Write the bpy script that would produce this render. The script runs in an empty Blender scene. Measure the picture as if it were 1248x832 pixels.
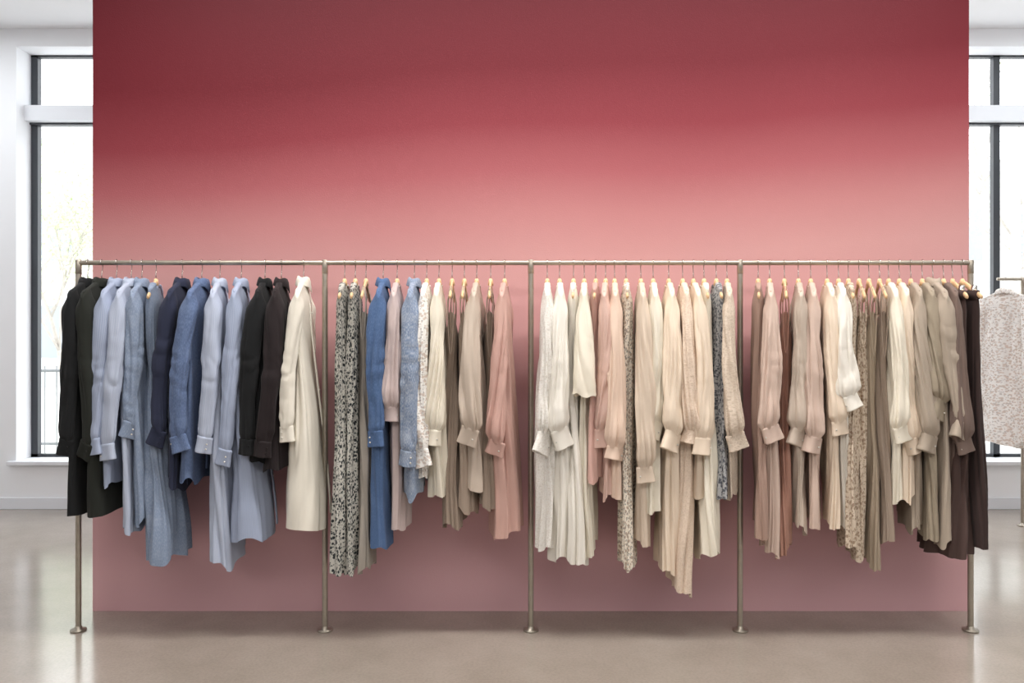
import bpy, math, random
import numpy as np
from mathutils import Vector

scene = bpy.context.scene
scene.view_settings.view_transform = 'Standard'
scene.view_settings.look = 'None'
scene.view_settings.exposure = 0.0

F = 970.0; CZ = 1.3; CD = 3.58

def lin(c):
    out = []
    for x in c:
        x = x/255.0
        out.append(x/12.92 if x <= 0.04045 else ((x+0.055)/1.055)**2.4)
    return (out[0], out[1], out[2], 1.0)

# ------------------------------------------------------------------ materials
def newmat(name):
    m = bpy.data.materials.new(name); m.use_nodes = True
    nt = m.node_tree
    return m, nt, nt.nodes['Principled BSDF']

def ramp(nt, stops, interp='LINEAR'):
    r = nt.nodes.new('ShaderNodeValToRGB')
    r.color_ramp.interpolation = interp
    el = r.color_ramp.elements
    el[0].position, el[0].color = stops[0]
    el[1].position, el[1].color = stops[-1]
    for p, c in stops[1:-1]:
        e = el.new(p); e.color = c
    return r

def simple(name, col, rough=0.6, metal=0.0, noise=0.0, nscale=8.0, bump=0.0):
    m, nt, b = newmat(name)
    b.inputs['Roughness'].default_value = rough
    b.inputs['Metallic'].default_value = metal
    c = lin(col)
    tc = nt.nodes.new('ShaderNodeTexCoord')
    n = nt.nodes.new('ShaderNodeTexNoise'); n.inputs['Scale'].default_value = nscale
    n.inputs['Detail'].default_value = 4
    nt.links.new(tc.outputs['Object'], n.inputs['Vector'])
    lo = tuple(x*(1-noise) for x in c[:3])+(1,)
    hi = tuple(min(1, x*(1+noise)) for x in c[:3])+(1,)
    r = ramp(nt, [(0.3, lo), (0.7, hi)])
    nt.links.new(n.outputs['Fac'], r.inputs['Fac'])
    nt.links.new(r.outputs['Color'], b.inputs['Base Color'])
    if bump:
        bp = nt.nodes.new('ShaderNodeBump'); bp.inputs['Distance'].default_value = bump
        nt.links.new(n.outputs['Fac'], bp.inputs['Height'])
        nt.links.new(bp.outputs['Normal'], b.inputs['Normal'])
    return m

def fabric(name, col, kind='plain', col2=None, col3=None, rough=0.85, satin=False):
    m, nt, b = newmat(name)
    N = nt.nodes; L = nt.links
    b.inputs['Roughness'].default_value = 0.42 if satin else rough
    b.inputs['Specular IOR Level'].default_value = 0.4 if satin else 0.12
    b.inputs['Sheen Weight'].default_value = 0.06
    b.inputs['Sheen Roughness'].default_value = 0.5
    uv = N.new('ShaderNodeTexCoord').outputs['UV']
    c = lin(col)
    mp = N.new('ShaderNodeMapping'); mp.inputs['Scale'].default_value = (16, 3, 1)
    L.new(uv, mp.inputs['Vector'])
    n = N.new('ShaderNodeTexNoise'); n.inputs['Scale'].default_value = 1.0; n.inputs['Detail'].default_value = 3
    n.inputs['Distortion'].default_value = 0.8
    L.new(mp.outputs[0], n.inputs['Vector'])
    lo = tuple(x*0.94 for x in c[:3])+(1,); hi = tuple(min(1, x*1.05) for x in c[:3])+(1,)
    r = ramp(nt, [(0.3, lo), (0.7, hi)])
    L.new(n.outputs['Fac'], r.inputs['Fac'])
    colout = r.outputs['Color']
    hgt = None
    def mix(fac, a, colr):
        mx = N.new('ShaderNodeMix'); mx.data_type = 'RGBA'
        L.new(fac, mx.inputs[0]); L.new(a, mx.inputs[6]); mx.inputs[7].default_value = colr
        return mx.outputs[2]
    if kind == 'stripe':
        w = N.new('ShaderNodeTexWave'); w.wave_type = 'BANDS'; w.bands_direction = 'X'
        w.inputs['Scale'].default_value = 60.0
        L.new(uv, w.inputs['Vector'])
        rr = ramp(nt, [(0.75, (0, 0, 0, 1)), (0.97, (1, 1, 1, 1))])
        L.new(w.outputs['Fac'], rr.inputs['Fac'])
        colout = mix(rr.outputs['Color'], colout, lin(col2))
    elif kind == 'denim':
        mp2 = N.new('ShaderNodeMapping'); mp2.inputs['Scale'].default_value = (420, 90, 1)
        L.new(uv, mp2.inputs['Vector'])
        n2 = N.new('ShaderNodeTexNoise'); n2.inputs['Scale'].default_value = 1.0; n2.inputs['Detail'].default_value = 4
        L.new(mp2.outputs[0], n2.inputs['Vector'])
        rr = ramp(nt, [(0.42, (0, 0, 0, 1)), (0.72, (0.85, 0.85, 0.85, 1))])
        L.new(n2.outputs['Fac'], rr.inputs['Fac'])
        colout = mix(rr.outputs['Color'], colout, lin(col2))
        n4 = N.new('ShaderNodeTexNoise'); n4.inputs['Scale'].default_value = 14; n4.inputs['Detail'].default_value = 3
        L.new(uv, n4.inputs['Vector'])
        r4 = ramp(nt, [(0.5, (0, 0, 0, 1)), (0.75, (0.5, 0.5, 0.5, 1))])
        L.new(n4.outputs['Fac'], r4.inputs['Fac'])
        colout = mix(r4.outputs['Color'], colout, lin(col2))
    elif kind == 'floral':
        for sc, th, cc, ds in ((62, 0.36, col2, 0.5), (95, 0.27, col3 or col2, 0.9)):
            nz = N.new('ShaderNodeTexNoise'); nz.inputs['Scale'].default_value = 45
            L.new(uv, nz.inputs['Vector'])
            vm = N.new('ShaderNodeVectorMath'); vm.operation = 'SCALE'; vm.inputs[3].default_value = 0.02*ds
            L.new(nz.outputs['Color'], vm.inputs[0])
            va = N.new('ShaderNodeVectorMath'); va.operation = 'ADD'
            L.new(uv, va.inputs[0]); L.new(vm.outputs[0], va.inputs[1])
            vo = N.new('ShaderNodeTexVoronoi'); vo.inputs['Scale'].default_value = sc
            L.new(va.outputs[0], vo.inputs['Vector'])
            rr = ramp(nt, [(th, (1, 1, 1, 1)), (th+0.1, (0, 0, 0, 1))])
            L.new(vo.outputs['Distance'], rr.inputs['Fac'])
            colout = mix(rr.outputs['Color'], colout, lin(cc))
    elif kind == 'lace':
        vo = N.new('ShaderNodeTexVoronoi'); vo.inputs['Scale'].default_value = 90
        vo.feature = 'DISTANCE_TO_EDGE'
        L.new(uv, vo.inputs['Vector'])
        rr = ramp(nt, [(0.03, (0, 0, 0, 1)), (0.2, (0.7, 0.7, 0.7, 1))])
        L.new(vo.outputs['Distance'], rr.inputs['Fac'])
        colout = mix(rr.outputs['Color'], colout, lin(col2))
        hgt = vo.outputs['Distance']
    L.new(colout, b.inputs['Base Color'])
    bp = N.new('ShaderNodeBump'); bp.inputs['Distance'].default_value = 0.006; bp.inputs['Strength'].default_value = 0.5
    L.new(n.outputs['Fac'], bp.inputs['Height'])
    out = bp
    if hgt:
        bp3 = N.new('ShaderNodeBump'); bp3.inputs['Distance'].default_value = 0.003
        L.new(hgt, bp3.inputs['Height']); L.new(bp.outputs['Normal'], bp3.inputs['Normal'])
        out = bp3
    L.new(out.outputs['Normal'], b.inputs['Normal'])
    if sum(col) > 430:
        tl = N.new('ShaderNodeBsdfTranslucent'); L.new(colout, tl.inputs['Color'])
        ms = N.new('ShaderNodeMixShader'); ms.inputs[0].default_value = 0.12
        L.new(b.outputs[0], ms.inputs[1]); L.new(tl.outputs[0], ms.inputs[2])
        L.new(ms.outputs[0], N['Material Output'].inputs[0])
    return m

FM = {}
def fm(key, *a, **k): FM[key] = fabric('fabric_'+key, *a, **k)
fm('black', (28, 29, 30)); fm('blackgreen', (38, 40, 36)); fm('blackbrown', (40, 34, 35))
fm('navy', (46, 50, 68)); fm('shirtblue', (158, 169, 192), 'stripe', (174, 182, 200))
fm('shirtpale', (176, 185, 204), 'stripe', (190, 197, 211))
fm('denimlight', (120, 134, 156), 'denim', (152, 163, 180)); fm('denim', (84, 100, 132), 'denim', (112, 128, 158))
fm('denimblue', (74, 97, 134), 'denim', (92, 115, 150)); fm('acid', (112, 128, 152), 'denim', (182, 188, 198))
fm('creamcoat', (236, 230, 216)); fm('cream', (240, 232, 214), satin=True); fm('ivory', (243, 238, 227), satin=True)
fm('whitelace', (242, 239, 232), 'lace', (228, 222, 212)); fm('peachlace', (236, 216, 196), 'lace', (222, 200, 178))
fm('beigelace', (224, 208, 190), 'lace', (206, 188, 168))
fm('floralbw', (192, 189, 180), 'floral', (48, 52, 54), (88, 92, 90))
fm('floralcream', (238, 228, 212), 'floral', (182, 162, 144), (156, 156, 148))
fm('floralwhite', (250, 247, 242), 'floral', (222, 208, 196), (206, 200, 194))
fm('floralbeige', (212, 196, 176), 'floral', (160, 138, 118), (178, 160, 138))
fm('floralgray', (180, 180, 180), 'floral', (92, 94, 100), (116, 118, 122))
fm('greige', (164, 156, 146)); fm('mauve', (202, 184, 180), satin=True); fm('taupe', (170, 152, 136), satin=True)
fm('taupe2', (150, 134, 120)); fm('taupelight', (202, 186, 170), satin=True)
fm('rose', (208, 168, 156), satin=True); fm('pink', (222, 188, 174), satin=True); fm('peach', (232, 206, 186), satin=True)
fm('peachcream', (240, 222, 200), satin=True); fm('beige', (222, 204, 184), satin=True)
fm('brownpink', (172, 144, 130)); fm('beigepink', (214, 190, 175), satin=True); fm('rust', (166, 124, 108), satin=True)
fm('khaki', (174, 158, 138)); fm('olive', (156, 144, 126)); fm('graytaupe', (178, 164, 148))
fm('darktaupe', (116, 99, 91)); fm('brown', (80, 64, 60)); fm('darkbrown', (62, 49, 47))

WOOD = simple('maple_wood', (228, 192, 148), 0.45, 0, 0.12, 30)
STEEL = simple('hook_steel', (190, 186, 180), 0.25, 1.0)
NICKEL = simple('brushed_nickel', (172, 164, 151), 0.36, 0.8, 0.06, 40)
BUTTON = simple('button_shell', (205, 200, 190), 0.35)

# ------------------------------------------------------------------ mesh builder
class MB:
    def __init__(s): s.v=[]; s.uv=[]; s.f=[]; s.mi=[]; s.n=0; s.mats=[]
    def mat(s, m):
        if m not in s.mats: s.mats.append(m)
        return s.mats.index(m)
    def grid(s, P, UV, m, flip=False):
        a, b = P.shape[:2]
        idx = np.arange(a*b).reshape(a, b)+s.n
        q = np.stack([idx[:-1, :-1], idx[:-1, 1:], idx[1:, 1:], idx[1:, :-1]], -1).reshape(-1, 4)
        if flip: q = q[:, ::-1]
        s.v.append(P.reshape(-1, 3)); s.uv.append(UV.reshape(-1, 2)); s.f.append(q)
        s.mi.append(np.full(len(q), s.mat(m))); s.n += a*b
    def sweep(s, pts, rads, m, seg=8, ry=None, caps=True):
        pts = [Vector(p) for p in pts]; rows = []
        n = len(pts); up = None
        for i, p in enumerate(pts):
            d = (pts[min(i+1, n-1)]-pts[max(i-1, 0)]).normalized()
            if up is None:
                up = Vector((1, 0, 0)) if abs(d.x) < 0.9 else Vector((0, 0, 1))
            sd = (up-d*up.dot(d)).normalized(); up = sd; o = d.cross(sd)
            r = rads[i] if hasattr(rads, '__len__') else rads
            r2 = r if ry is None else (ry[i] if hasattr(ry, '__len__') else ry)
            rows.append([tuple(p+sd*math.cos(a)*r+o*math.sin(a)*r2) for a in [2*math.pi*k/seg for k in range(seg+1)]])
        if caps:
            rows = [[tuple(pts[0])]*(seg+1)]+rows+[[tuple(pts[-1])]*(seg+1)]
        P = np.array(rows); UV = P[:, :, 1:3].copy()
        s.grid(P, UV, m)
    def build(s, name, parent=None, loc=(0, 0, 0), rz=0, smooth=True):
        me = bpy.data.meshes.new(name)
        V = np.concatenate(s.v); Fc = np.concatenate(s.f); U = np.concatenate(s.uv); M = np.concatenate(s.mi)
        me.from_pydata(V.tolist(), [], Fc.tolist())
        uvl = me.uv_layers.new(name='UVMap')
        uvl.data.foreach_set('uv', U[Fc.reshape(-1)].astype(np.float32).reshape(-1))
        for m in s.mats: me.materials.append(m)
        me.polygons.foreach_set('material_index', M.astype(np.int32))
        me.polygons.foreach_set('use_smooth', np.full(len(Fc), smooth))
        me.update()
        ob = bpy.data.objects.new(name, me); scene.collection.objects.link(ob)
        ob.location = loc; ob.rotation_euler = (0, 0, rz)
        if parent: ob.parent = parent
        return ob

def ss(x, a, b):
    t = np.clip((x-a)/(b-a), 0, 1); return t*t*(3-2*t)

def vnoise(rng, th, v, nt, nz):
    R = np.random.RandomState(rng.randint(0, 10**8)).uniform(-1, 1, (nz+2, nt))
    a = (th/(2*math.pi)*nt) % nt; b = np.clip(v, 0, 1)*nz
    a, b = np.broadcast_arrays(a, b)
    ia = np.floor(a).astype(int) % nt; fa = a-np.floor(a); ib = np.floor(b).astype(int); fb = b-ib
    fa = fa*fa*(3-2*fa); fb = fb*fb*(3-2*fb); ja = (ia+1) % nt
    return (R[ib, ia]*(1-fa)+R[ib, ja]*fa)*(1-fb)+(R[ib+1, ia]*(1-fa)+R[ib+1, ja]*fa)*fb

def crease(x): return 2*np.sqrt(x*x+0.003)-0.75

def tube(mb, rng, nu, nv, cu, ct, U, T, ztop, zbot, A, nf, mat, pe=0.8, wr=None, vpow=1.0, hemw=0.0, shear=0.0, rot=None, diag=0.0):
    v = (np.linspace(0, 1, nv+1)**vpow)[:, None]; th = np.linspace(0, 2*math.pi, nu+1)[None, :]
    c = np.cos(th); s = np.sin(th)
    Uv = U(v); Tv = T(v)
    du = Uv*np.sign(c)*np.abs(c)**pe+0*v
    dt = Tv*np.sign(s)*np.abs(s)**pe+0*v
    zt = ztop(cu(v)+du)
    ph = [rng.uniform(0, 6.28) for _ in range(3)]
    zb = zbot+hemw*(0.6*np.sin(2*th+ph[0])+0.4*np.sin(5*th+ph[1]))+shear*dt
    z = zt*(1-v)+zb*v
    nx = c*Tv; ny = s*Uv; nn = np.sqrt(nx**2+ny**2)+1e-6; nx = nx/nn; ny = ny/nn
    th2 = th+0.25*np.sin(5*z+ph[2])+diag*v
    f = 0.65*crease(vnoise(rng, th2, v, nf[0], nf[2]))+0.35*vnoise(rng, th2, v, nf[1], nf[2]+2)
    f = f*A(v)
    if wr is not None:
        f = f+wr(v)*crease(vnoise(rng, th+7.0*v, v, 4, max(7, int(nv/6))))
    du = du+nx*f; dt = dt+ny*f
    if rot is not None:
        a = rot(v); ca = np.cos(a); sa = np.sin(a)
        du, dt = du*ca-dt*sa, du*sa+dt*ca
    u = cu(v)+du; t = ct(v)+dt
    P = np.stack([t+0*th, u+0*th, z+0*th], -1)
    top = P[0:1].copy(); cen = float(np.ravel(ct(v))[0])
    mid = top.copy(); mid[..., 0] = cen+(top[..., 0]-cen)*0.6; mid[..., 2] += 0.0025
    top[..., 0] = cen; top[..., 2] += 0.004
    P = np.concatenate([top, mid, P], 0)
    per = 4*float(np.maximum(Uv, Tv).max())
    o = rng.uniform(0, 5)
    UV = np.stack([th/(2*math.pi)*per+0*P[..., 2]+o, P[..., 2]], -1)
    mb.grid(P, UV, mat)
    return P

def sh(u):
    return 1.572-0.40*np.maximum(np.abs(u)-0.02, 0)

def hanger_mesh():
    mb = MB()
    pts = []; r = []; ry = []
    for i in range(-12, 13):
        u = i/12*0.178; e = abs(i)/12
        pts.append((0, u, float(sh(np.array(u)))-0.016+0.003*math.cos(e*3)))
        w = 1.0 if abs(i) < 12 else 0.7
        r.append((0.006+0.001*e**3)*w); ry.append((0.014-0.004*e+0.002*e**6)*w)
    mb.sweep(pts, r, WOOD, 12, ry)
    mb.sweep([(0, 0, 1.552), (0, 0, 1.574), (0, 0, 1.582)], [0.013, 0.010, 0.007], WOOD, 12)
    hp = [(0, 0, 1.578), (0, 0, 1.60), (0, 0.002, 1.614), (0, 0.010, 1.628)]
    zr = 1.654; R = 0.0145
    for a in range(-40, 201, 20):
        hp.append((0, R*math.cos(math.radians(a)), zr+R*math.sin(math.radians(a))))
    mb.sweep(hp, 0.0019, STEEL, 8)
    return mb
_h = hanger_mesh().build('hanger_template')
HMESH = _h.data; bpy.data.objects.remove(_h)

def garment(name, kind, matk, xh, xn, xc, xb, wb, cuffy, hemy, idx, y0=0.0, rot_world=None, zoff=0):
    rng = random.Random(1000+idx)
    mat = FM[matk]
    s_n = F/(CD-0.2)
    if rot_world is None:
        X = (xh-624)/(F/CD)
        dx = (xn-624)/s_n-X
        yw = max(-0.28, min(0.28, dx/0.2)); rz = math.asin(yw)
        drift = (xc-xn)/s_n
        bdrift = (xb-624)/s_n-X-dx
        zc = CZ-(cuffy-416)/(s_n*1.01); zh = CZ-(hemy-416)/(s_n*0.985)
        hw = wb/s_n/2
        hw = max(0.028, hw*1.08-0.10*abs((xb-624)/F))
        lean = 1 if xh < 640 else -1
    else:
        X = xh; rz = rot_world; drift = xc; bdrift = xb; zc = cuffy; zh = hemy; hw = wb; lean = 0.2
    bdrift = max(-0.06, min(0.06, bdrift))
    mb = MB()
    W0 = {'shirt': 0.185, 'jacket': 0.19, 'blouse': 0.175, 'coat': 0.185, 'short': 0.175, 'tank': 0.155, 'strap': 0.118, 'skirt': 0.15}[kind]
    W0 *= rng.uniform(0.96, 1.02)
    collar = kind in ('shirt', 'jacket', 'coat')
    if kind == 'strap':
        ztop = lambda u: 1.40+0.25*np.abs(u); top0 = 1.40
    elif kind == 'skirt':
        ztop = lambda u: 1.525-0.05*np.abs(u); top0 = 1.52
    else:
        def ztop(u):
            a = np.abs(u); base = sh(u)+0.004
            if collar: return base
            return base-0.03*(1-ss(a, 0.035, 0.065))
        top0 = 1.54
    L = top0-zh
    W1 = W0*(1.0 if collar else rng.uniform(0.8, 0.98))
    if kind in ('strap', 'skirt', 'tank'): W1 = W0*rng.uniform(1.1, 1.3)
    W1 = min(W1, 0.2)
    Tm = 0.028 if kind != 'jacket' else 0.034
    Uf = lambda v: W0+(W1-W0)*ss(v, 0.2, 1.0)-0.02*np.sin(np.pi*np.clip(v*1.6, 0, 1))*(1 if collar else 1.3)
    Tf = lambda v: 0.013+(Tm-0.013)*ss(v*L, 0, 0.09)+(hw-Tm)*ss(v, 0.1, 1.0)
    A0 = {'shirt': 0.012, 'jacket': 0.007, 'coat': 0.010}.get(kind, 0.021)*min(1.3, max(0.7, hw/0.045))
    Af = lambda v: A0*ss(v*L, 0.03, 0.40)+0.002*ss(v*L, 0.02, 0.1)
    nf = {'shirt': (14, 26, 2), 'jacket': (9, 17, 2), 'coat': (13, 21, 2)}.get(kind, (rng.choice([18, 20, 22]), 34, rng.choice([1, 2])))
    she_b = rng.uniform(-0.6, 0.6)
    if collar or kind == 'skirt': she_b *= 0.35
    tube(mb, rng, 160, 56, lambda v: 0*v, lambda v: bdrift*ss(v, 0.05, 1.1), Uf, Tf, ztop, zh, Af, nf, mat,
         pe=0.8, vpow=1.2, hemw=0.004 if kind in ('jacket', 'coat') else (0.01 if kind == 'skirt' else rng.uniform(0.012, 0.035)),
         shear=she_b,
         wr=(lambda v: 0.0015*ss(v, 0, 0.1)) if collar else (lambda v: 0.0008*ss(v, 0, 0.1)), diag=rng.uniform(-0.5, 0.5))
    sw_r = rng.uniform(0.84, 1.08)
    def sleeve(side):
        puff = kind == 'blouse'
        t_s = (0.040 if kind in ('shirt', 'coat') else (0.042 if kind == 'jacket' else 0.033))*sw_r
        u_s = 0.042
        cz = 0.060 if not puff else rng.uniform(0.045, 0.075)
        if kind == 'short': cz = 0.0
        zb = zc+cz
        uc0 = W0-0.024
        swing = rng.uniform(0.005, 0.045) if side < 0 else 0.0
        def cu(v): return side*(uc0+swing*np.sin(np.clip(v, 0, 1)*2.0)-(0.014*v if side > 0 else 0))
        dr = drift if side < 0 else drift*0.4
        el = rng.uniform(-0.014, 0.014)
        def ct(v): return dr*ss(v, -0.1, 1.15)+el*np.sin(np.pi*v)
        cT = 0.030*sw_r if not puff else rng.uniform(0.028, 0.036)
        tend = max(cT-0.002, 0.02)
        if kind == 'short':
            Us = lambda v: u_s*0.9+0.012*v; Ts = lambda v: 0.012+(t_s-0.012)*ss(v, 0, 0.3)+0.022*v
        elif puff:
            Us = lambda v: 0.040-0.016*ss(v, 0.1, 0.7)+0.008*np.exp(-((v-0.86)/0.10)**2)-0.010*ss(v, 0.93, 1.0)
            Ts = lambda v: (0.012+(t_s-0.014)*ss(v, 0, 0.15)+0.011*ss(v, 0.35, 0.88))*(1-ss(v, 0.93, 1.0))+tend*ss(v, 0.93, 1.0)
        else:
            Us = lambda v: u_s-0.020*ss(v, 0.1, 0.9)-0.004*ss(v, 0.95, 1.0)
            Ts = lambda v: (0.012+(t_s-0.012)*ss(v, 0, 0.13)-0.006*v)*(1-ss(v, 0.95, 1.0))+tend*ss(v, 0.95, 1.0)
        def zt(u):
            q = (np.abs(u)-uc0)/u_s
            return sh(np.minimum(np.abs(u), uc0+0.012))+0.0055-0.035*np.clip(q, 0, 1.2)**2
        As = lambda v: (0.0105 if puff else 0.009)*ss(v, 0.02, 0.3)*(1+0.5*v*puff)*(1-0.6*ss(v, 0.94, 1.0))
        she = rng.uniform(-0.45, 0.45)
        ra = (lean*0.42+rng.uniform(-0.3, 0.3)) if side < 0 else 0.0
        rot = lambda v: ra*ss(v, 0.05, 0.8)
        amp = 0.0034 if kind in ('shirt', 'coat') else (0.0022 if kind == 'jacket' else 0.0012)
        wrf = lambda v: amp*ss(v, 0.03, 0.15)*(0.25+0.9*np.exp(-((v-0.5)/0.18)**2)+0.7*np.exp(-((v-0.95)/0.1)**2))
        nfs = (12, 20, 2) if puff else (8, 14, 2)
        tube(mb, rng, 90, 70, cu, ct, Us, Ts, zt, zb, As, nfs, mat, pe=0.9, wr=wrf, shear=she, hemw=0.012 if kind == 'short' else 0,
             rot=rot, diag=rng.uniform(-1.4, 1.4))
        if cz > 0:
            c1 = np.array([[1.0]])
            cu1 = float(cu(c1)[0, 0]); ct1 = float(ct(c1)[0, 0]); tr = cT+0.003
            ur = float(Us(c1)[0, 0])+0.001
            th = np.linspace(0, 2*math.pi, 49)[None, :]
            lv = np.array([[0.010, -0.006], [0.008, 0.001], [0.004, 0.003], [-0.002, 0.002], [-cz*0.5, 0.003], [-cz+0.006, 0.0045], [-cz+0.002, 0.005], [-cz, 0.003], [-cz+0.004, 0.0], [-cz*0.5, -0.002]])
            dz = lv[:, 0:1]; rr = lv[:, 1:2]
            wv = 0.003*np.sin(3*th+she*9)*(1-dz/cz)
            du = (ur+rr*0.7+wv)*np.cos(th); dt = (tr+rr+wv)*np.sin(th)
            sl = -dz*she*0.9
            z = zb+dz+she*dt
            dt2 = dt+sl; ca, sa = math.cos(ra), math.sin(ra)
            u = cu1+du*ca-dt2*sa; t = ct1+du*sa+dt2*ca
            P = np.stack([t, u+0*z, z], -1); UV = np.stack([th*0.03+0*z, z], -1)
            mb.grid(P, UV, mat)
            a = math.pi+(0.75 if she > 0 else -0.75)*(1 if side < 0 else -1)
            for q in (0.3, 0.65) if not puff else (0.5,):
                d = -cz*q
                bu = (ur+0.0035)*math.cos(a); bt = (tr+0.0035)*math.sin(a)-d*she*0.9
                bz = zb+d+she*(tr+0.0035)*math.sin(a)
                p = Vector((ct1+bu*sa+bt*ca, cu1+bu*ca-bt*sa, bz))
                mb.sweep([p, p+Vector((0, -0.003, 0))], [0.0038, 0.0034], BUTTON if matk not in ('black', 'blackbrown', 'navy', 'blackgreen') else mat, 10)
    if kind in ('shirt', 'jacket', 'blouse', 'coat', 'short'):
        sleeve(-1); sleeve(1)
    if collar:
        th = np.linspace(0, 2*math.pi, 61)[None, :]
        hh = 0.030 if kind != 'coat' else 0.036
        pr = [(-0.002, -0.016), (0.002, 0.0), (0.0, hh*0.85), (0.002, hh), (0.007, hh*0.97), (0.014, hh*0.5), (0.020, -0.006), (0.019, -0.008), (0.015, hh*0.3)]
        rr = np.array([[p[0]] for p in pr]); dz = np.array([[p[1]] for p in pr])
        leaf = (np.arange(len(pr)) >= 6).astype(float)[:, None]
        front = np.exp(-((th-math.pi/2)/0.55)**2)
        u = (0.052+rr)*np.cos(th); t = (0.019+rr*0.85)*np.sin(th)
        z = 1.560+dz-0.012*np.cos(th)**2-0.028*front*leaf-0.008*front
        P = np.stack([t+0*z, u+0*z, z], -1); UV = np.stack([th*0.05+0*z, z], -1)
        mb.grid(P, UV, mat)
        zz = np.linspace(1.53, zh+0.04, 30)
        vv = np.clip((1.54-zz)/L, 0, 1)
        tt = Tf(vv)+bdrift*ss(vv, 0.05, 1.1)+Af(vv)*0.9+0.003
        P = np.stack([np.stack([tt, np.full_like(tt, o), zz], -1) for o in (-0.017, -0.015, 0.015, 0.017)], 1)
        P[:, 0, 0] -= 0.006; P[:, 3, 0] -= 0.006
        mb.grid(P, P[:, :, 1:3].copy(), mat)
        for k in range(3, 27, 5):
            p = P[k, 1]; mb.sweep([(p[0], 0, p[2]), (p[0]+0.003, 0, p[2])], [0.005, 0.0045], BUTTON, 10)
    elif kind in ('blouse', 'short', 'tank'):
        pts = []
        for k in range(25):
            a = 2*math.pi*k/24
            u = 0.05*math.cos(a); pts.append((0.013*math.sin(a), u, float(ztop(np.array(u)))+0.001))
        mb.sweep(pts, 0.003, mat, 8, caps=False)
    if kind == 'strap':
        for sd in (-1, 1):
            for o in (-0.008, 0.008):
                uo = sd*(0.10)
                zs = float(sh(np.array(uo)))+0.003
                pts = [(o*0.3, uo, zs), (o*1.1, uo*1.02, zs-0.03), (o*1.6, uo*1.03, 1.44), (o*1.2, uo*0.98, 1.40)]
                mb.sweep(pts, 0.0022, mat, 6, 0.004)
            zl = rng.uniform(1.22, 1.32); uo = sd*0.128; pts = []
            zs = float(sh(np.array(uo)))+0.002
            for k in range(17):
                a = k/16; pts.append((0.013*math.cos(math.pi*a)*(1 if 0 < k < 16 else 0.2), uo+sd*0.004*math.sin(math.pi*a), zs-(zs-zl)*math.sin(math.pi*a)))
            mb.sweep(pts, 0.0022, mat, 6, 0.0035)
    if kind == 'skirt':
        th = np.linspace(0, 2*math.pi, 61)[None, :]
        dz = np.array([[0.004], [0.004], [-0.035], [-0.036]]); rr = np.array([[-0.004], [0.002], [0.004], [-0.002]])
        c = np.cos(th); s = np.sin(th)
        u = (W0+rr)*np.sign(c)*np.abs(c)**.8; t = (0.018+rr)*np.sign(s)*np.abs(s)**.8
        z = 1.525-0.05*np.abs(u)+dz
        mb.grid(np.stack([t, u, z], -1), np.stack([th*.05+0*z, z], -1), mat)
        for sd in (-1, 1):
            mb.sweep([(0, sd*0.11, 1.545), (0, sd*0.11, 1.50)], [0.012, 0.016], STEEL, 10, [0.012, 0.014])
    g = mb.build(name, loc=(X, y0, zoff), rz=rz)
    h = bpy.data.objects.new('wooden_hanger', HMESH); scene.collection.objects.link(h); h.parent = g
    return g

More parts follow.
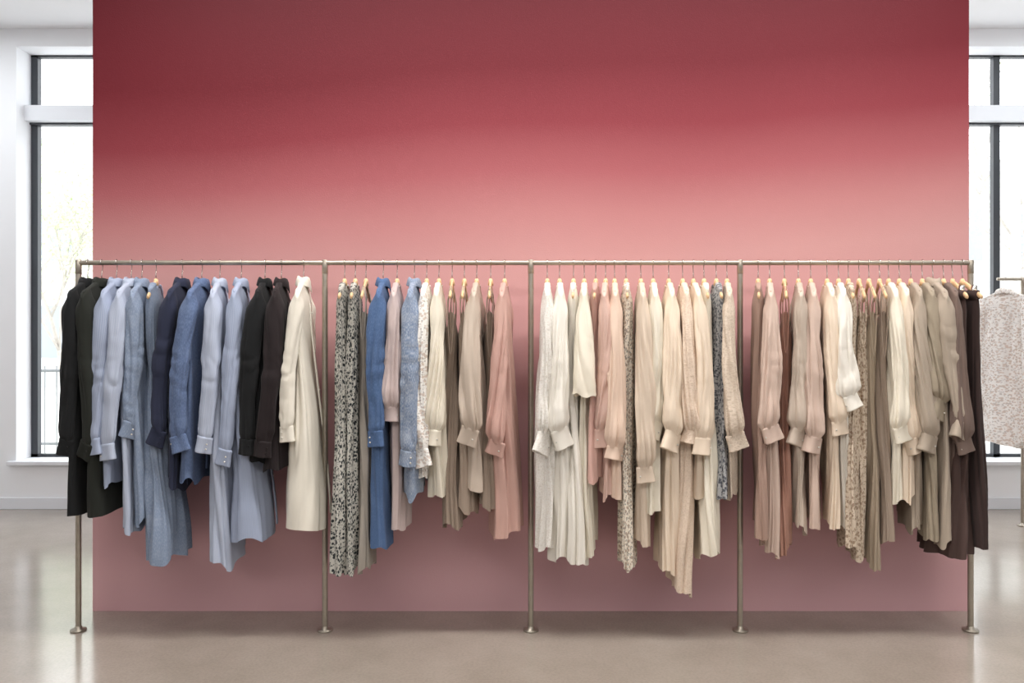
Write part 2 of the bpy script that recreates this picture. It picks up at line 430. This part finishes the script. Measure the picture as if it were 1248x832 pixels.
T = [
 (107, 84, 78, 84, 44, 'jacket', 'black', 556, 627, 'black_coat'),
 (124, 100, 104, 114, 56, 'jacket', 'blackgreen', 560, 628, 'black_coat'),
 (142, 124, 113, 128, 38, 'shirt', 'shirtblue', 556, 590, 'blue_striped_shirt'),
 (160, 143, 130, 152, 38, 'shirt', 'shirtpale', 562, 648, 'blue_striped_shirt'),
 (173, 160, 156, 168, 34, 'shirt', 'denimlight', 535, 640, 'chambray_shirt'),
 (190, 178, 172, 193, 62, 'tank', 'denimlight', 0, 683, 'denim_dress'),
 (222, 205, 190, 208, 40, 'shirt', 'navy', 545, 592, 'navy_shirt'),
 (246, 230, 216, 224, 40, 'shirt', 'denim', 552, 588, 'denim_shirt'),
 (268, 258, 248, 268, 50, 'shirt', 'shirtpale', 553, 687, 'blue_striped_shirt'),
 (294, 284, 273, 302, 62, 'shirt', 'shirtblue', 568, 660, 'blue_striped_shirt'),
 (323, 313, 300, 312, 40, 'shirt', 'black', 556, 560, 'black_shirt'),
 (343, 334, 320, 334, 44, 'shirt', 'blackbrown', 558, 572, 'black_shirt'),
 (370, 362, 349, 368, 60, 'coat', 'creamcoat', 540, 645, 'cream_coat'),
 (420, 412, 408, 410, 24, 'tank', 'floralbw', 0, 698, 'floral_dress'),
 (433, 427, 424, 425, 24, 'tank', 'floralbw', 0, 697, 'floral_dress'),
 (446, 440, 440, 441, 22, 'strap', 'greige', 0, 696, 'slip_dress'),
 (467, 461, 458, 461, 32, 'shirt', 'denimblue', 546, 667, 'denim_shirt_dress'),
 (484, 479, 476, 484, 28, 'blouse', 'mauve', 515, 644, 'silk_blouse_dress'),
 (505, 499, 497, 501, 28, 'shirt', 'acid', 570, 603, 'washed_denim_shirt'),
 (520, 515, 512, 514, 16, 'blouse', 'floralwhite', 572, 580, 'floral_blouse'),
 (535, 531, 528, 532, 26, 'blouse', 'cream', 545, 606, 'cream_blouse'),
 (551, 548, 548, 551, 26, 'strap', 'taupe2', 0, 645, 'slip_dress'),
 (566, 563, 562, 568, 26, 'strap', 'taupe', 0, 626, 'slip_dress'),
 (581, 577, 572, 579, 30, 'blouse', 'taupelight', 543, 600, 'silk_blouse'),
 (598, 596, 594, 594, 20, 'strap', 'taupe2', 0, 618, 'slip_dress'),
 (615, 611, 604, 612, 34, 'blouse', 'rose', 556, 656, 'rose_silk_dress'),
 (667, 667, 663, 667, 30, 'blouse', 'whitelace', 554, 668, 'lace_blouse_dress'),
 (682, 684, 681, 688, 34, 'blouse', 'ivory', 548, 683, 'ivory_silk_dress'),
 (699, 698, 700, 702, 28, 'tank', 'ivory', 0, 684, 'ivory_silk_dress'),
 (712, 712, 712, 714, 28, 'short', 'cream', 482, 678, 'ruffle_sleeve_dress'),
 (726, 724, 722, 722, 20, 'tank', 'rose', 0, 585, 'rose_top'),
 (738, 736, 733, 739, 22, 'blouse', 'pink', 548, 604, 'pink_blouse'),
 (749, 750, 750, 752, 22, 'blouse', 'peach', 562, 606, 'peach_blouse'),
 (763, 765, 767, 766, 28, 'tank', 'floralcream', 0, 690, 'floral_dress'),
 (781, 784, 786, 784, 24, 'blouse', 'beige', 590, 664, 'silk_blouse_dress'),
 (796, 799, 798, 794, 28, 'blouse', 'cream', 535, 624, 'cream_blouse'),
 (815, 820, 820, 818, 34, 'blouse', 'peachcream', 550, 700, 'peach_silk_dress'),
 (832, 838, 843, 834, 34, 'blouse', 'peachlace', 542, 724, 'lace_dress'),
 (845, 852, 858, 856, 24, 'blouse', 'peachcream', 556, 610, 'cream_blouse'),
 (858, 864, 866, 868, 38, 'tank', 'cream', 0, 676, 'cream_dress'),
 (873, 881, 883, 882, 22, 'tank', 'floralgray', 0, 606, 'floral_top'),
 (886, 890, 896, 894, 30, 'blouse', 'beigelace', 550, 607, 'lace_blouse'),
 (924, 918, 914, 922, 32, 'tank', 'brownpink', 0, 654, 'brown_dress'),
 (938, 936, 934, 938, 36, 'blouse', 'beigepink', 540, 674, 'silk_blouse_dress'),
 (956, 956, 957, 954, 24, 'strap', 'rust', 0, 676, 'rust_slip_dress'),
 (973, 974, 970, 972, 34, 'blouse', 'taupelight', 545, 646, 'silk_blouse'),
 (988, 991, 990, 993, 32, 'blouse', 'beigepink', 554, 642, 'silk_blouse'),
 (1008, 1016, 1024, 1020, 34, 'blouse', 'peachcream', 532, 642, 'cream_blouse'),
 (1022, 1030, 1036, 1034, 38, 'blouse', 'ivory', 500, 644, 'ivory_blouse'),
 (1034, 1042, 1044, 1040, 32, 'tank', 'floralbeige', 0, 668, 'floral_dress'),
 (1047, 1056, 1054, 1052, 30, 'strap', 'floralbeige', 0, 684, 'floral_slip_dress'),
 (1059, 1069, 1070, 1072, 28, 'strap', 'khaki', 0, 694, 'slip_dress'),
 (1072, 1082, 1084, 1086, 28, 'strap', 'taupe', 0, 662, 'slip_dress'),
 (1083, 1094, 1098, 1100, 26, 'blouse', 'cream', 540, 610, 'cream_blouse'),
 (1096, 1108, 1115, 1112, 26, 'blouse', 'peachcream', 554, 608, 'cream_blouse'),
 (1110, 1124, 1134, 1122, 34, 'blouse', 'graytaupe', 552, 648, 'taupe_blouse'),
 (1124, 1139, 1148, 1140, 40, 'blouse', 'olive', 512, 655, 'olive_blouse'),
 (1137, 1154, 1172, 1156, 40, 'shirt', 'graytaupe', 535, 664, 'taupe_shirt_dress'),
 (1150, 1168, 1176, 1162, 40, 'blouse', 'darktaupe', 554, 660, 'dark_taupe_blouse'),
 (1161, 1182, 1184, 1170, 74, 'skirt', 'brown', 0, 678, 'brown_skirt'),
 (1173, 1200, 1200, 1203, 46, 'skirt', 'darkbrown', 0, 668, 'brown_skirt'),
]
for i, (xh, xn, xc, xb, wb, kind, mk, cy, hy, nm) in enumerate(T):
    garment(nm, kind, mk, xh, xn, xc, xb, wb, cy, hy, i)

# ------------------------------------------------------------------ racks
def rack(name, x0, x1, posts, y, zr, m=NICKEL):
    e = bpy.data.objects.new(name, None); scene.collection.objects.link(e)
    e.location = (0, y, 0)
    mb = MB()
    mb.sweep([(x0, 0, zr), (x0+0.01, 0, zr), (x1-0.01, 0, zr), (x1, 0, zr)], [0.0105, 0.011, 0.011, 0.0105], m, 20)
    mb.build('rail', e)
    for i, x in enumerate(posts):
        mb = MB()
        mb.sweep([(x, 0, 0.004), (x, 0, 0.01), (x, 0, zr-0.002), (x, 0, zr)], 0.0125, m, 20)
        mb.sweep([(x, 0, zr-0.05), (x, 0, zr-0.049), (x, 0, zr+0.011), (x, 0, zr+0.013)], [0.012, 0.0134, 0.0134, 0.012], m, 20)
        mb.sweep([(x, 0, 0.0), (x, 0, 0.001), (x, 0, 0.007), (x, 0, 0.010), (x, 0, 0.020), (x, 0, 0.022)],
                 [0.032, 0.034, 0.034, 0.017, 0.015, 0.013], m, 28)
        mb.build('post_%d' % (i+1), e)
    return e
rack('clothing_rack', (93-624)/271, (1186-624)/271, [(p-624)/271 for p in (95.5, 396, 647, 902, 1183)], 0, 1.654)
rack('clothing_rack', 3.42, 4.9, [3.60, 4.8], 2.03, 1.74)
for i, (x, r, mk) in enumerate([(3.47, 0.45, 'floralwhite'), (3.66, 0.6, 'floralcream'), (3.85, 0.6, 'floralwhite'), (4.03, 0.5, 'cream'), (4.23, 0.6, 'floralwhite')]):
    garment('floral_shirt', 'shirt', mk, x, 0, 0.0, 0, 0.05, 0.70+0.05*(i % 2), 0.50+0.03*i, 200+i, y0=2.03, rot_world=r, zoff=0.086)

# ------------------------------------------------------------------ room
def box(name, x0, x1, y0, y1, z0, z1, m, parent=None, bev=0.0):
    me = bpy.data.meshes.new(name)
    v = [(x, y, z) for x in (x0, x1) for y in (y0, y1) for z in (z0, z1)]
    f = [(0, 1, 3, 2), (4, 6, 7, 5), (0, 4, 5, 1), (2, 3, 7, 6), (0, 2, 6, 4), (1, 5, 7, 3)]
    me.from_pydata(v, [], f); me.materials.append(m); me.update()
    ob = bpy.data.objects.new(name, me); scene.collection.objects.link(ob)
    if parent: ob.parent = parent
    if bev:
        b = ob.modifiers.new('bevel', 'BEVEL'); b.width = bev; b.segments = 2
    return ob

WHITE = simple('white_plaster', (238, 240, 243), 0.7, 0, 0.01, 3)
CEILM = simple('ceiling_paint', (240, 241, 243), 0.8, 0, 0.01, 3)
FRAME = simple('dark_window_frame', (52, 56, 62), 0.4)
WFRAME = simple('white_window_frame', (226, 229, 234), 0.5)

m, nt, b = newmat('polished_concrete')
N = nt.nodes; L = nt.links
tc = N.new('ShaderNodeTexCoord')
n1 = N.new('ShaderNodeTexNoise'); n1.inputs['Scale'].default_value = 2.2; n1.inputs['Detail'].default_value = 9; n1.inputs['Roughness'].default_value = 0.62
L.new(tc.outputs['Object'], n1.inputs['Vector'])
r = ramp(nt, [(0.25, lin((146, 136, 124))), (0.75, lin((168, 158, 147)))])
L.new(n1.outputs['Fac'], r.inputs['Fac'])
n2 = N.new('ShaderNodeTexNoise'); n2.inputs['Scale'].default_value = 90; n2.inputs['Detail'].default_value = 5
L.new(tc.outputs['Object'], n2.inputs['Vector'])
r2 = ramp(nt, [(0.35, (0.90, 0.90, 0.90, 1)), (0.6, (1, 1, 1, 1))])
L.new(n2.outputs['Fac'], r2.inputs['Fac'])
mx = N.new('ShaderNodeMix'); mx.data_type = 'RGBA'; mx.blend_type = 'MULTIPLY'; mx.inputs[0].default_value = 1
L.new(r.outputs['Color'], mx.inputs[6]); L.new(r2.outputs['Color'], mx.inputs[7]); L.new(mx.outputs[2], b.inputs['Base Color'])
b.inputs['Roughness'].default_value = 0.17
b.inputs['Specular IOR Level'].default_value = 1.0
box('floor', -5.6, 5.6, -7.0, 2.85, -0.1, 0.0, m)
box('ceiling', -5.6, 5.6, -7.0, 2.85, 3.73, 3.85, CEILM)

m, nt, b = newmat('ombre_paint')
N = nt.nodes; L = nt.links
tc = N.new('ShaderNodeTexCoord')
sp = N.new('ShaderNodeSeparateXYZ'); L.new(tc.outputs['Object'], sp.inputs[0])
n1 = N.new('ShaderNodeTexNoise'); n1.inputs['Scale'].default_value = 0.6; n1.inputs['Detail'].default_value = 1
L.new(tc.outputs['Object'], n1.inputs['Vector'])
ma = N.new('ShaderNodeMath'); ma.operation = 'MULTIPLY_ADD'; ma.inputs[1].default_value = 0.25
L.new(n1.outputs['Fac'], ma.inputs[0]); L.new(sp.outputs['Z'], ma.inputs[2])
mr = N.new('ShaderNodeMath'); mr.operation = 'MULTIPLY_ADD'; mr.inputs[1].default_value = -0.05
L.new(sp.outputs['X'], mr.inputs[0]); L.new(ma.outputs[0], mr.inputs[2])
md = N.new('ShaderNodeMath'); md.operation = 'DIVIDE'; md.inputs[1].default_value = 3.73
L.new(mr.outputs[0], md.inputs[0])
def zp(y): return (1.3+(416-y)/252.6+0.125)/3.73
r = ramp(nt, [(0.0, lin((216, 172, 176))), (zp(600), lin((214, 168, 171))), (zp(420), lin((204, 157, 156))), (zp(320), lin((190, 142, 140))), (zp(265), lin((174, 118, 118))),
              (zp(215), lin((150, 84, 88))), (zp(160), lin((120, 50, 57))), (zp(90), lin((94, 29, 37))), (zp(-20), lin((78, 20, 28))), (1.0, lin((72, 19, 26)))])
L.new(md.outputs[0], r.inputs['Fac']); L.new(r.outputs['Color'], b.inputs['Base Color'])
b.inputs['Roughness'].default_value = 0.6; b.inputs['Specular IOR Level'].default_value = 0.15
n2 = N.new('ShaderNodeTexNoise'); n2.inputs['Scale'].default_value = 180
L.new(tc.outputs['Object'], n2.inputs['Vector'])
bp = N.new('ShaderNodeBump'); bp.inputs['Distance'].default_value = 0.0005; L.new(n2.outputs['Fac'], bp.inputs['Height']); L.new(bp.outputs[0], b.inputs['Normal'])
box('wall_ombre', (113-624)/252.6, (1181-624)/252.6, 0.26, 0.46, 0.0, 3.73, m)

YB = 2.6; YE = 2.85
def wallpiece(nm, x0, x1, z0, z1): box(nm, x0, x1, YB, YE, z0, z1, WHITE)
wallpiece('wall_back', -5.6, 5.6, 0.0, 0.36)
wallpiece('wall_back', -5.6, 5.6, 3.59, 3.73)
wallpiece('wall_back', -5.6, -3.85, 0.36, 3.59)
wallpiece('wall_back', -1.6, 1.6, 0.36, 3.59)
wallpiece('wall_back', 5.2, 5.6, 0.36, 3.59)
box('wall_left', -5.75, -5.6, -7, YE, 0, 3.85, WHITE)
box('wall_right', 5.6, 5.75, -7, YE, 0, 3.85, WHITE)
box('wall_front', -5.75, 5.75, -7.15, -7, 0, 3.85, WHITE)
box('baseboard_back', -5.6, 5.6, YB-0.015, YB, 0.0, 0.09, WFRAME, bev=0.003)
box('trim_1', -3.9, -1.55, YB-0.05, YE-0.06, 0.345, 0.375, WFRAME, bev=0.004)
box('trim_2', 1.55, 5.25, YB-0.05, YE-0.06, 0.345, 0.375, WFRAME, bev=0.004)

gm, nt, b = newmat('window_glass')
nt.nodes.remove(b)
tr = nt.nodes.new('ShaderNodeBsdfTransparent'); gl = nt.nodes.new('ShaderNodeBsdfGlossy'); gl.inputs['Roughness'].default_value = 0.02
ms = nt.nodes.new('ShaderNodeMixShader'); ms.inputs[0].default_value = 0.05
nt.links.new(tr.outputs[0], ms.inputs[1]); nt.links.new(gl.outputs[0], ms.inputs[2]); nt.links.new(ms.outputs[0], nt.nodes['Material Output'].inputs[0])

def window(nm, x0, x1, verts):
    e = bpy.data.objects.new(nm, None); scene.collection.objects.link(e)
    y0, y1 = 2.79, 2.84
    for k, x in enumerate(verts):
        box('mullion_%d' % k, x-0.026, x+0.026, y0, y1, 0.37, 3.59, FRAME, e)
    box('frame_bottom', x0, x1, y0, y1, 0.375, 0.40, FRAME, e)
    box('frame_top', x0, x1, y0, y1, 3.575, 3.59, FRAME, e)
    box('transom', x0, x1, y0-0.09, y1, 3.045, 3.165, WFRAME, e)
    box('transom_lip', x0, x1, y0-0.02, y1, 3.03, 3.045, FRAME, e)
    box('pane', x0, x1, 2.812, 2.818, 0.40, 3.575, gm, e)
window('window_1', -3.85, -1.6, [-3.822, -2.3, -1.63])
window('window_2', 1.6, 5.2, [1.63, 2.4, 3.88, 5.17])

# ------------------------------------------------------------------ outside
GR = simple('pavement', (215, 215, 212), 0.9, 0, 0.05, 1)
box('ground_outside', -30, 30, 2.86, 45, -0.25, -0.12, GR)
BARK = simple('hazed_bark', (176, 170, 162), 0.9, 0, 0.15, 10)  # bark paled so the overexposed haze outside sits in its colour
LEAF = simple('hazed_leaves', (194, 204, 170), 0.8, 0, 0.15, 2)  # leaf green lightened to put outdoor haze and glare into the colour
def tree(x, y, h, seed, dens=1.0):
    rng = random.Random(seed)
    e = bpy.data.objects.new('street_tree', None); scene.collection.objects.link(e); e.location = (x, y, -0.12)
    mb = MB(); tips = []
    def br(p, d, l, r, lev):
        pts = [p]; q = p.copy(); dd = d.copy()
        for k in range(4):
            dd = (dd+Vector((rng.uniform(-.15, .15), rng.uniform(-.15, .15), rng.uniform(-.05, .12)))).normalized()
            q = q+dd*l/4; pts.append(q.copy())
        mb.sweep(pts, [r*(1-0.12*k) for k in range(5)], BARK, 7)
        if lev == 0: tips.extend(pts[1:]); return
        for k in range(4 if lev > 1 else 3):
            a = rng.uniform(0, 6.28); s = rng.uniform(0.5, 0.9)
            nd = (dd+Vector((math.cos(a)*s, math.sin(a)*s, rng.uniform(-.1, .3)))).normalized()
            br(pts[rng.choice([2, 3, 4])], nd, l*0.62, r*0.5, lev-1)
    br(Vector((0, 0, 0)), Vector((0, 0, 1)), h*0.5, 0.05, 3)
    mb.build('trunk', e)
    lv = MB()
    for t in tips:
        for k in range(int(9*dens)):
            c = t+Vector([rng.gauss(0, .25) for _ in range(3)])
            a = Vector([rng.uniform(-1, 1) for _ in range(3)]).normalized()*0.04; bb = Vector([rng.uniform(-1, 1) for _ in range(3)]).normalized()*0.03
            P = np.array([[tuple(c-a), tuple(c+bb)], [tuple(c-bb), tuple(c+a)]])
            lv.grid(P, P[:, :, :2].copy(), LEAF)
    lv.build('foliage', e, smooth=False)
for i, (x, y, h, d) in enumerate([(-8.2, 11.0, 5.0, 1.5), (-10.5, 14, 6, 1.5), (-12.5, 17, 7, 1.2), (9.0, 10.5, 7, .3), (11.2, 13, 7, .4), (14, 16, 7, .6)]):
    tree(x, y, h, 50+i, d)
BLD = simple('building_stucco', (205, 206, 205), 0.9, 0, 0.04, 2)
DG = simple('dark_glass', (150, 158, 164), 0.3)
def building(x0, x1, y, h):
    e = bpy.data.objects.new('street_building', None); scene.collection.objects.link(e)
    box('facade', x0, x1, y, y+4, -0.12, h, BLD, e)
    box('cornice', x0-.2, x1+.2, y-.3, y+4.2, h, h+.35, BLD, e)
    n = int((x1-x0)/2)
    for i in range(n):
        for k in range(int(h/3)):
            cx = x0+(i+.5)*(x1-x0)/n
            box('pane_%d_%d' % (i, k), cx-.45, cx+.45, y-.03, y, 0.8+3*k, 2.4+3*k, DG, e)
building(-30, -13, 21, 7.5); building(13, 30, 21, 6.5)
e = bpy.data.objects.new('street_railing', None); scene.collection.objects.link(e)
RM = simple('railing_iron', (120, 124, 124), 0.6)
mb = MB()
for zz in (0.25, 1.0): mb.sweep([(-9, 4.6, zz), (-3, 4.6, zz)], 0.014, RM, 6)
for k in range(50): mb.sweep([(-9+k*.12, 4.6, -0.12), (-9+k*.12, 4.6, 1.05)], 0.007, RM, 6)
mb.build('bars', e)

# ------------------------------------------------------------------ light
w = bpy.data.worlds.new('World'); scene.world = w; w.use_nodes = True
bg = w.node_tree.nodes['Background']; bg.inputs[0].default_value = (0.94, 0.97, 1.0, 1); bg.inputs[1].default_value = 3.8
def area(nm, loc, rot, sx, sy, p, col=(1, 0.975, 0.95)):  # area lights out of view, no fixtures modelled
    l = bpy.data.lights.new(nm, 'AREA'); l.shape = 'RECTANGLE'; l.size = sx; l.size_y = sy; l.energy = p; l.color = col
    o = bpy.data.objects.new(nm, l); scene.collection.objects.link(o); o.location = loc; o.rotation_euler = rot
    return o
area('unseen_ceiling_light', (0.3, -0.9, 3.66), (math.radians(4), 0, 0), 4.8, 0.2, 155)
area('unseen_ceiling_light', (0.6, -4.2, 3.6), (math.radians(38), 0, 0), 8.0, 0.9, 138)  # added fill from the camera side, since the front wall shuts out daylight
area('unseen_ceiling_light', (-4.0, 1.2, 3.68), (0, 0, 0), 1.2, 1.6, 32, (0.93, 0.97, 1))
area('unseen_ceiling_light', (4.0, 1.2, 3.68), (0, 0, 0), 1.2, 1.6, 32, (0.93, 0.97, 1))

# ------------------------------------------------------------------ camera
cam = bpy.data.cameras.new('camera'); co = bpy.data.objects.new('camera', cam); scene.collection.objects.link(co)
cam.sensor_width = 36; cam.lens = 36*F/1248; cam.clip_end = 200
co.location = (0, -CD, CZ); co.rotation_euler = (math.radians(90), 0, 0)
scene.camera = co
